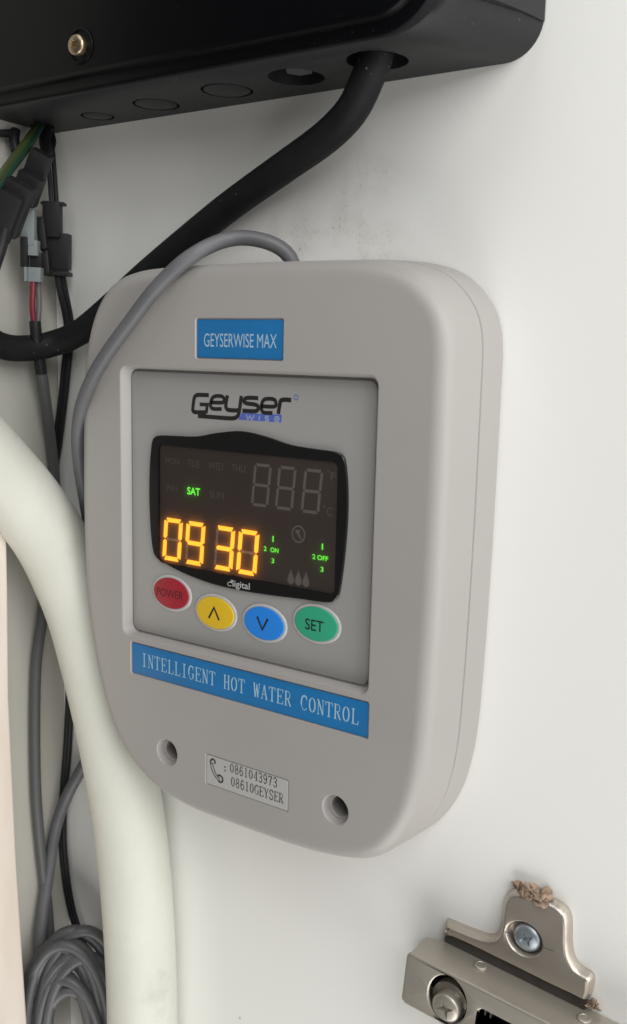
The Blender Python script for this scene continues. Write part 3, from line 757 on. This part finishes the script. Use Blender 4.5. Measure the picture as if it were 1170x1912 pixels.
# thick black supply cable
P = [(71.6, -16.3, 86), (71.6, -16.3, 77)] + [tuple(at(*p)) for p in ((682, 155, -16.0), (655, 208, -14.5), (606, 258, -12.0), (525, 316, -8.5), (430, 384, -5.8), (350, 448, -5.0), (268, 517, -5.0), (205, 575, -5.4), (150, 620, -7.0))]
P += [tuple(atx(*p)) for p in ((104, 640, -49), (55, 650, -53.2), (0, 645, -54.8), (-60, 605, -54.8))]
cable("power_cable", P, 4.1, M["rubber"], "thick black cable hanging from the open hole of the black box", segs=22, step=2.5)
# grey sensor cable of the controller
P = [tuple(at(*p)) for p in ((546, 520, -7), (546, 492, -7.5), (532, 470, -9), (500, 452, -12), (450, 444, -16), (400, 455, -21), (345, 487, -26.5), (290, 540, -29.2), (240, 605, -30.0), (200, 660, -30), (170, 712, -29), (151, 765, -26), (145, 820, -22), (150, 880, -17), (160, 940, -11), (170, 1010, -6))]
P += [tuple(at(*p)) for p in ((175, 1120, -3.2), (188, 1250, -3.0), (186, 1340, -3.0), (165, 1410, -3.4), (128, 1480, -5))]
P += [tuple(atx(*p)) for p in ((104, 1545, -56.5), (92, 1620, -56.5), (80, 1700, -56.2), (74, 1770, -55), (74, 1850, -54))]
cable("sensor_cable", P, 2.05, M["grey_cable"], "grey cable looping from the top of the controller down its left edge", segs=16)

# red and grey lead with its grey plug
lead = thing("red_wire_lead", tuple(atx(65, 450, -50)), "lead with grey plug, red wire and black sleeve below the black box", "wire lead")
def blk(bm, c, sx, sy, sz, rot=0.0, bev=0.25, tilt=0.0):
    t = bmesh.new(); bmesh.ops.create_cube(t, size=1)
    for v in t.verts: v.co = Vector((v.co.x * sx, v.co.y * sy, v.co.z * sz))
    if bev: bmesh.ops.bevel(t, geom=t.edges[:], offset=bev, segments=2, affect='EDGES', profile=0.6)
    Mx = Matrix.Translation(Vector(c)) @ Matrix.Rotation(math.radians(tilt), 4, 'X') @ Matrix.Rotation(math.radians(rot), 4, 'Y') @ Matrix.Rotation(math.radians(YAW), 4, 'Z')
    bmesh.ops.transform(t, matrix=Mx, verts=t.verts[:])
    me = bpy.data.meshes.new("t"); t.to_mesh(me); t.free(); bm.from_mesh(me); bpy.data.meshes.remove(me)
YAW = 34                      # the plugs hang turned towards the cabinet opening
def X0(px, py, X=-50): return atx(px, py, X)
c = X0(55, 418); bm = bmesh.new()
blk(bm, X0(52, 425), 4.6, 3.2, 10.5, 2); build("plug", bm, M["conn_grey"], lead, 30)
bm = bmesh.new()
blk(bm, X0(57, 463), 5.0, 3.8, 4.6, 2); blk(bm, X0(50, 496) , 0.8, 3.8, 9.5, 2); blk(bm, X0(73, 494), 0.8, 3.8, 8.6, 2); blk(bm, X0(64, 513), 4.8, 3.8, 4.4, 2)
build("plug", bm, M["conn_grey"], lead, 30)
bm = bmesh.new(); blk(bm, X0(61, 490) + Vector((0, .9, 0)), 4.2, 2.0, 6.0, 2, .1); blk(bm, X0(41, 470) + Vector((0, 1, 0)), 2.0, 3, 9, 2, .2); build("latch", bm, M["conn"], lead, 30)
tube("red_wire", [tuple(X0(62, 518)), tuple(X0(61, 545)), tuple(X0(60, 572)), tuple(X0(63, 604))], 0.95, M["red_wire"], lead, segs=10)
tube("grey_wire", [tuple(X0(68, 518) + Vector((0, .6, 0))), tuple(X0(69, 550) + Vector((0, .6, 0))), tuple(X0(70, 575) + Vector((0, .5, 0))), tuple(X0(68, 604) + Vector((0, .4, 0)))], 0.85, M["grey_cable"], lead, segs=10)
tube("sleeve", [tuple(X0(65, 600)), tuple(X0(67, 625)), tuple(X0(72, 660, -52)), tuple(X0(77, 697, -53))], 1.85, M["conn"], lead, segs=14)
P = [tuple(X0(*p)) for p in ((76, 692, -53), (82, 730, -54), (90, 790, -55.5), (97, 850, -56.8), (102, 920, -57.3), (97, 1020, -57.3), (80, 1145, -57.3), (68, 1230, -57.3), (65, 1310, -57.3), (65, 1400, -57.3), (68, 1500, -57.3), (78, 1610, -57.3), (88, 1690, -57), (92, 1760, -56), (88, 1830, -55))]
tube("sheathed_cable", P, 1.85, M["sheath"], lead, segs=14)

# twin black lead with black plug
tw = thing("twin_black_lead", tuple(X0(110, 450, -52)), "twin black lead with upright black plug beside the grey plug", "wire lead")
bm = bmesh.new(); cc = X0(98, 410, -51)
blk(bm, cc, 5.4, 4.2, 10.8, 1.5); blk(bm, X0(100, 381, -51), 7.2, 4.6, 0.9, 0); build("plug", bm, M["conn"], tw, 30)
bm = bmesh.new()
blk(bm, X0(111, 470, -51), 6.6, 5.0, 11.2, 2); blk(bm, X0(108, 512, -51), 8.2, 5.2, 1.3, 0); blk(bm, X0(116, 492, -51) + Vector((1.0, -1.6, 0)), 5.0, 2.6, 6.8, 2, .3)
build("plug", bm, M["conn"], tw, 30)
bm = bmesh.new(); blk(bm, X0(78, 436, -51), 2.6, 2.4, 10.0, -8, .4); blk(bm, X0(86, 488, -51), 2.2, 3, 8, -6, .4); build("latch", bm, M["conn"], tw, 30)
for k, dx in enumerate((0, 9.5)):
    tube("wire", [tuple(X0(92 + dx * .5, 262, -55)), tuple(X0(90 + dx, 300, -53)), tuple(X0(93 + dx, 340, -52)), tuple(X0(96 + dx, 384, -51))], 0.75, M["conn"], tw, segs=10)
    tube("wire", [tuple(X0(107 + dx, 516, -51)), tuple(X0(113 + dx, 550, -51.5)), tuple(X0(122 + dx * .9, 590, -52)), tuple(X0(125 + dx * .8, 628, -52.5)), tuple(at(120 + dx * .8, 680, -3.0)), tuple(at(114 + dx * .8, 740, -2.4)), tuple(at(104 + dx * .8, 820, -2.2)), tuple(at(96 + dx * .8, 885, -2.2)), tuple(at(103 + dx * .8, 1000, -2)), tuple(at(124 + dx * .6, 1150, -1.6)), tuple(at(127 + dx * .6, 1290, -1.5)), tuple(at(123 + dx * .6, 1390, -1.6)), tuple(at(116 + dx * .6, 1480, -2.2)), tuple(at(113 + dx * .6, 1560, -3)), tuple(at(120 + dx * .6, 1640, -3)), tuple(at(132 + dx * .6, 1705, -2.5)), tuple(at(150 + dx * .6, 1760, -2.5)), tuple(at(166 + dx * .6, 1830, -2.5))], 1.0, M["conn"], tw, segs=10)

# slanted black plug with a bundle
sl = thing("slanted_black_lead", tuple(X0(45, 380, -46)), "black plug hanging aslant at the far left under the black box", "wire lead")
bm = bmesh.new()
blk(bm, X0(66, 322, -47), 6.4, 4.4, 13, 32, .4); blk(bm, X0(52, 352, -47), 7.6, 5.0, 9, 32, .4); build("plug", bm, M["conn"], sl, 30)
bm = bmesh.new(); blk(bm, X0(24, 388, -46), 8.2, 5.0, 16, 32, .4); blk(bm, X0(8, 405, -46), 7.0, 4.2, 15, 32, .4); build("plug", bm, M["conn"], sl, 30)
tube("wire", [tuple(X0(88, 238, -55)), tuple(X0(84, 262, -53)), tuple(X0(86, 285, -50)), tuple(X0(75, 308, -48))], 1.9, M["conn"], sl, segs=10)
tube("wire", [tuple(X0(90, 238, -55)), tuple(X0(98, 260, -53)), tuple(X0(94, 282, -50)), tuple(X0(78, 312, -48))], 1.1, M["rubber"], sl, segs=10)
tube("wire", [tuple(X0(12, 425, -46)), tuple(X0(3, 460, -45)), tuple(X0(-10, 500, -45))], 1.6, M["conn"], sl, segs=10)
bm = bmesh.new(); tube_bm(bm, [tuple(X0(28, 244, -57)), tuple(X0(26, 262, -56)), tuple(X0(30, 282, -55))], 1.6, segs=10); tube_bm(bm, [tuple(X0(-20, 249, -57)), tuple(X0(28, 249, -57))], 1.2, segs=10); build("cable_stub", bm, M["conn"], sl, 50)

# green and yellow earth wires
for nm, off, mt, lb in (("green_wire", 0, "green_wire", "dark green wire slanting out of the box, lower of two"), ("earth_wire", -9, "yg_wire", "yellow green wire slanting out of the box, above the green wire")):
    P = [tuple(X0(76 + off * .4, 232, -54)), tuple(X0(66 + off * .7, 250, -51)), tuple(X0(48 + off, 278, -48)), tuple(X0(22 + off, 312, -46)), tuple(X0(-6 + off, 350, -45)), tuple(X0(-50 + off, 400, -45))]
    cable(nm, P, 1.25, M[mt], lb, cat="wire", segs=12)

# cream pipe
P = [tuple(p) for p in (atx(-130, 770, -45), atx(-60, 822, -45.5), atx(0, 884, -46))] + [tuple(at(*p)) for p in ((48, 940, -27.5), (96, 1010, -20.5), (130, 1080, -16.3), (160, 1160, -13.6), (196, 1300, -12.3), (226, 1445, -12.3), (248, 1590, -12.3), (261, 1760, -12.3), (266, 1912, -12.3), (268, 2150, -12.3))]
o = cable("cream_pipe", P, 11.6, M["pipe"], "thick cream pipe curving down between the controller and the back panel", cat="pipe", segs=40, step=3)

# coil of spare grey cable
P = []
cc = at(134, 1888, -15)
eh, en = Vector((0.82, 0.565, 0)), Vector((-0.565, 0.82, 0))
turns, per = 15, 26
radii = [15.5, 12.6, 14.2, 10.2, 15.8, 8.2, 13.2, 11.2, 15.0, 9.2, 12.0, 7.0]
lift = [5, -3, 2, -8, 7, -12, 0, -6, 3, -10, -2, -14]
depth = [6.5, -5.5, 2, -3, 5, -6.5, -1, -4.5, 3.5, -6, 0.5, -7]
def lerp(L, t):
    k = int(t) % len(L); f = t - int(t); f = f * f * (3 - 2 * f)
    return L[k] * (1 - f) + L[(k + 1) % len(L)] * f
for i in range(turns * per + 1):
    t = i / per; a = 2 * math.pi * t - 1.57
    r_ = lerp(radii, t)
    v = cc + eh * (r_ * math.cos(a) + 2.6 * math.sin(2.3 * t)) + en * (lerp(depth, t) + 1.2 * math.sin(a + t)) + Vector((0, 0, lerp(lift, t) - 4 + r_ * 2.3 * math.sin(a)))
    P.append((max(-57.6, v.x), min(-2.4, v.y), v.z))
cable("cable_coil", P, 2.05, M["coil"], "coil of spare grey cable beside the foot of the cream pipe", cat="cable coil", segs=12, step=2.0)

# cream board in front on the left
pts = [atx(*p, -48) for p in ((0, 916), (6, 935), (11, 965), (14, 1000), (16, 1100), (18, 1300), (25, 1450), (32, 1600), (42, 1760), (52, 1912), (62, 2060))]
yz = [(-v.y, v.z) for v in pts]
yz = [(75.0, yz[-1][1]), (75.0, yz[0][1] + 1.5), (48.0, yz[0][1] + 1.0)] + yz
bm = bmesh.new(); plate_bm(bm, yz, -59.8, -48, 1.2, 4)
bmesh.ops.transform(bm, matrix=Matrix(((0, 1, 0, 0), (-1, 0, 0, 0), (0, 0, 1, 0), (0, 0, 0, 1))), verts=bm.verts[:])
o = build("cabinet_batten", bm, M["board"], None, 40)
tag(o, "cream wooden batten standing upright at the lower left margin, below the pipe", "batten")

# ================================================================== THE HINGE
hg = thing("cabinet_hinge", (112, 0, -150), "nickel hinge bracket screwed to the white wall at the lower right", "hinge")
WY = -3.0
wing = [xz(*p, WY) for p in ((829, 1723), (850, 1732), (872, 1741), (900, 1751), (914, 1752), (924, 1746), (930, 1734), (932, 1718), (933, 1700), (936, 1684), (944, 1671), (958, 1665), (978, 1668), (1000, 1675), (1022, 1683), (1040, 1692), (1054, 1705), (1061, 1722), (1062, 1745), (1062, 1768), (1065, 1790), (1073, 1806), (1086, 1817), (1098, 1824), (1104, 1833), (1103, 1850), (1099, 1866), (1090, 1874), (1060, 1860), (1030, 1846), (990, 1826), (960, 1811), (915, 1789), (872, 1768), (845, 1756), (824, 1748))]
wing = ccw(smooth2(wing + [wing[0]], 0.5)[:-1])
bm = bmesh.new()
sw = at(985, 1750, -1.5)
prof = [(0, -0.02), (0, -0.55), (0.1, -0.95), (0.38, -1.7), (0.72, -2.4), (1.1, -2.85), (1.45, -3.05)]
prof.append((1.65, -3.05))
rs = [ring(bm, inset(wing, d), y) for d, y in prof]
for a, b_ in zip(rs, rs[1:]): bridge(bm, a, b_)
cap_with_holes(bm, rs[0], [])
hr = [ring(bm, ellipse(sw.x - .35, sw.z, r_ * 1.05, r_, 36), y) for r_, y in ((5.1, -3.05), (4.7, -2.8), (4.4, -1.9), (4.2, -0.5))]
for a, b_ in zip(hr, hr[1:]): bridge(bm, a, b_)
cap_with_holes(bm, hr[-1], []); cap_with_holes(bm, rs[-1], [hr[0]])
build("wing_plate", bm, M["nickel"], hg, 45, weighted=True)
screw_head("screw", (sw.x, -2.3, sw.z), (0, -1, 0.0), 3.7, M["zinc"], hg, rot=58, dome=0.5, recess=0.9, cross=2.4)
# thin pressed line across the wing
for a_, b2_ in (((943, 1740), (961, 1745)), ((1012, 1768), (1033, 1776))):
    p, q = at(*a_, -3.06), at(*b2_, -3.06); bm = bmesh.new(); ribbon_bm(bm, [(p.x, p.z), (q.x, q.z)], 0.16, -3.075); flatbuild("pressed_line", bm, M["gap"], hg)

# arm: folded channel, turned a few degrees
AY = -12.5
pFTL, pFTR, pFBL = at(760, 1778, AY), at(960, 1880, AY), at(750, 1871, AY)
ux = (pFTR - pFTL).normalized(); uz = Vector((0, -1, 0)).cross(ux) * -1
if uz.z > 0: uz = -uz                    # uz runs down the front face
hgt = (pFBL - pFTL).dot(uz)
def A(s, d, Y): 
    v = pFTL + ux * s + uz * d; return (v.x, Y, v.z)
LEN = 70
bm = bmesh.new()
def arm_ring(d0, d1, Y, x0): return None
# front plate with keyhole and slot
def A2(s, d): v = pFTL + ux * s + uz * d; return (v.x, v.z)
front = [A2(1.0, 0.0), A2(LEN, 0.0), A2(LEN, hgt), A2(1.2, hgt), A2(.2, hgt - .8), A2(0.0, hgt - 1.6), A2(-.1, 1.2), A2(.3, .3)]
front = ccw(front)
def loc(px, py, Y=AY):
    v = at(px, py, Y) - pFTL; return v.dot(ux), v.dot(uz)
ks = loc(834, 1868)
kh = []
for k in range(36):
    a = 2 * math.pi * k / 36
    kh.append(A2(ks[0] + 5.6 * math.cos(a), ks[1] + 6.9 * math.sin(a)))
s0 = loc(894, 1882); 
slot = [A2(s0[0] + x, s0[1] + y) for x, y in rrect(0, 0, 13, 12, 1.2, 4)]
rs = []
f0 = ring(bm, front, AY + 1.0); f1 = ring(bm, front, AY + 0.45); f2 = ring(bm, inset(front, 0.14), AY + .12); f3 = ring(bm, inset(front, 0.5), AY); f4 = ring(bm, inset(front, 0.8), AY)
bridge(bm, f0, f1); bridge(bm, f1, f2); bridge(bm, f2, f3); bridge(bm, f3, f4)
hl = []
for h_ in (ccw(kh), ccw(slot)):
    q0 = ring(bm, inset(h_, -0.45), AY); q1 = ring(bm, h_, AY + 0.35); q2 = ring(bm, h_, AY + 1.0); bridge(bm, q0, q1); bridge(bm, q1, q2); hl.append((q0, q2))
cap_with_holes(bm, f4, [h[0] for h in hl]); cap_with_holes(bm, f0, [h[1] for h in hl])
build("arm_front", bm, M["nickel_satin"], hg, 40, weighted=True)
def slab_arm(name, s_a, s_b, d_a, d_b, ya, yb, mt, bev=0.2):
    bm = bmesh.new(); V = []
    for Y in (ya, yb):
        V.append([bm.verts.new(A(s, d, Y)) for s, d in ((s_a, d_a), (s_b, d_a), (s_b, d_b), (s_a, d_b))])
    bridge(bm, V[0], V[1]); bm.faces.new(V[0]); bm.faces.new(V[1])
    if bev: bmesh.ops.bevel(bm, geom=bm.edges[:], offset=bev, segments=2, affect='EDGES')
    return build(name, bm, mt, hg, 40)
# top web with its slanted left end
bm = bmesh.new(); V = []
for d in (0.02, 1.0):
    V.append([bm.verts.new(A(s, d, Y)) for s, Y in ((0.7, AY + .6), (LEN, AY + .6), (LEN, -.1), (7.5, -.1), (0.8, -3.0))])
bridge(bm, V[0], V[1]); bm.faces.new(V[0]); bm.faces.new(V[1])
bmesh.ops.bevel(bm, geom=bm.edges[:], offset=.12, segments=2, affect='EDGES')
build("arm_top", bm, M["nickel_satin"], hg, 40)
slab_arm("arm_bottom", 1.2, LEN, hgt - 1.0, hgt - .02, AY + .6, -2.2, M["nickel_satin"], .12)
slab_arm("arm_end", .05, .8, 1.4, hgt - 1.6, AY + .8, -3.0, M["nickel_satin"], .1)
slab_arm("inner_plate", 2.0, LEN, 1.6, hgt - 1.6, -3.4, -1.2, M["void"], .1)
slab_arm("gap_shade_strip", 5.5, 45.0, -5.0, 0.0, -1.6, -.05, M["gap"], .1)  # added strip, its dark colour stands in for the shade under the wing
# what shows inside the slot: dark insert with pale ribs
slab_arm("slot_insert", s0[0] + 3.4, s0[0] + 14, s0[1] - 1, s0[1] + 13, AY + 5.2, AY + 2.6, M["void"], .6)
for dx in (1.5, 3.0):
    slab_arm("slot_rib", s0[0] + dx - .3, s0[0] + dx + .25, s0[1] - .5, s0[1] + 13, AY + 6, AY + .7, M["nickel"], .15)
# cam screw
cs = at(829, 1885, AY)
kc = at(838, 1868, AY + 3)
bm = bmesh.new()
tube_bm(bm, [(kc.x, AY + 5.5, kc.z), (kc.x, AY + 3.2, kc.z)], 5.0, segs=36, smoothed=False); build("cam_washer", bm, M["nickel"], hg, 40)
screw_head("cam_screw", (cs.x, AY + .25, cs.z), (0, -1, 0.0), 4.0, M["nickel_satin"], hg, rot=72, dome=0.35, recess=1.2, cross=2.7, thick=3.5)
# rivets on the top web
for px_, py_ in ((897, 1804), (1090, 1903)):
    p = atz(px_, py_, A(10, 0, 0)[2]); s_, Y_ = loc(px_, py_, AY)[0], None
    # point of the web seen there
    n_ = -uz; d = ray(px_, py_); t_ = (pFTL - CAM).dot(n_) / d.dot(n_); p = CAM + d * t_
    bm = bmesh.new(); n = 24; u_, v_ = ux, Vector((0, 1, 0)); rr = []
    for r_, h_ in ((1.75, -0.3), (1.75, .35), (1.6, .5), (1.25, .55), (1.15, .45)):
        rr.append([bm.verts.new(p + (u_ * math.cos(2 * math.pi * k / n) + v_ * math.sin(2 * math.pi * k / n)) * r_ + n_ * h_) for k in range(n)])
    for a, b_ in zip(rr, rr[1:]): bridge(bm, a, b_)
    bm.faces.new(rr[-1]); bm.faces.new(rr[0]); build("rivet", bm, M["nickel_satin"], hg, 40)

# torn chipboard above and beside the hinge
def splinters(name, spots, label, seed, size):
    rn = random.Random(seed); bm = bmesh.new()
    for (px_, py_, Y, s) in spots:
        c = at(px_, py_, Y); t = bmesh.new(); bmesh.ops.create_icosphere(t, subdivisions=2, radius=1.0)
        q = Matrix.Rotation(rn.uniform(0, 6.28), 4, Vector((rn.uniform(-1, 1), rn.uniform(-1, 1), rn.uniform(-1, 1))).normalized())
        for v in t.verts:
            v.co = v.co * (0.45 + 1.2 * rn.random() ** 1.5); v.co.z *= 0.4
        bmesh.ops.transform(t, matrix=Matrix.Translation(c) @ q @ Matrix.Scale(s * size, 4), verts=t.verts[:])
        me = bpy.data.meshes.new("t"); t.to_mesh(me); t.free(); bm.from_mesh(me); bpy.data.meshes.remove(me)
    return tag(build(name, bm, M["chip"], None, 0), label, "wood splinters")
splinters("torn_chipboard", [(968, 1657, -1.2, 1.5), (974, 1664, -2.0, 1.4), (980, 1654, -1.6, 1.0), (986, 1668, -2.2, 1.3), (993, 1674, -2.4, 1.2), (1000, 1664, -1.8, 1.3), (1005, 1676, -2.4, 1.4), (1012, 1681, -2.4, 1.4), (1018, 1670, -1.6, 1.5), (1021, 1678, -1.6, 1.2), (1004, 1683, -2.4, 0.9), (965, 1668, -1.2, .9)], "torn brown chipboard sticking out above the hinge plate", 5, 1.15)
splinters("chipboard_crumbs", [(1103, 1872, -1.2, .9), (1108, 1868, -.9, .8), (1113, 1878, -1.0, .9), (1117, 1884, -1.0, .8), (1098, 1876, -1.5, .7), (1106, 1880, -1.3, .9)], "pale crumbs of chipboard beside the right end of the hinge plate", 9, 0.95)
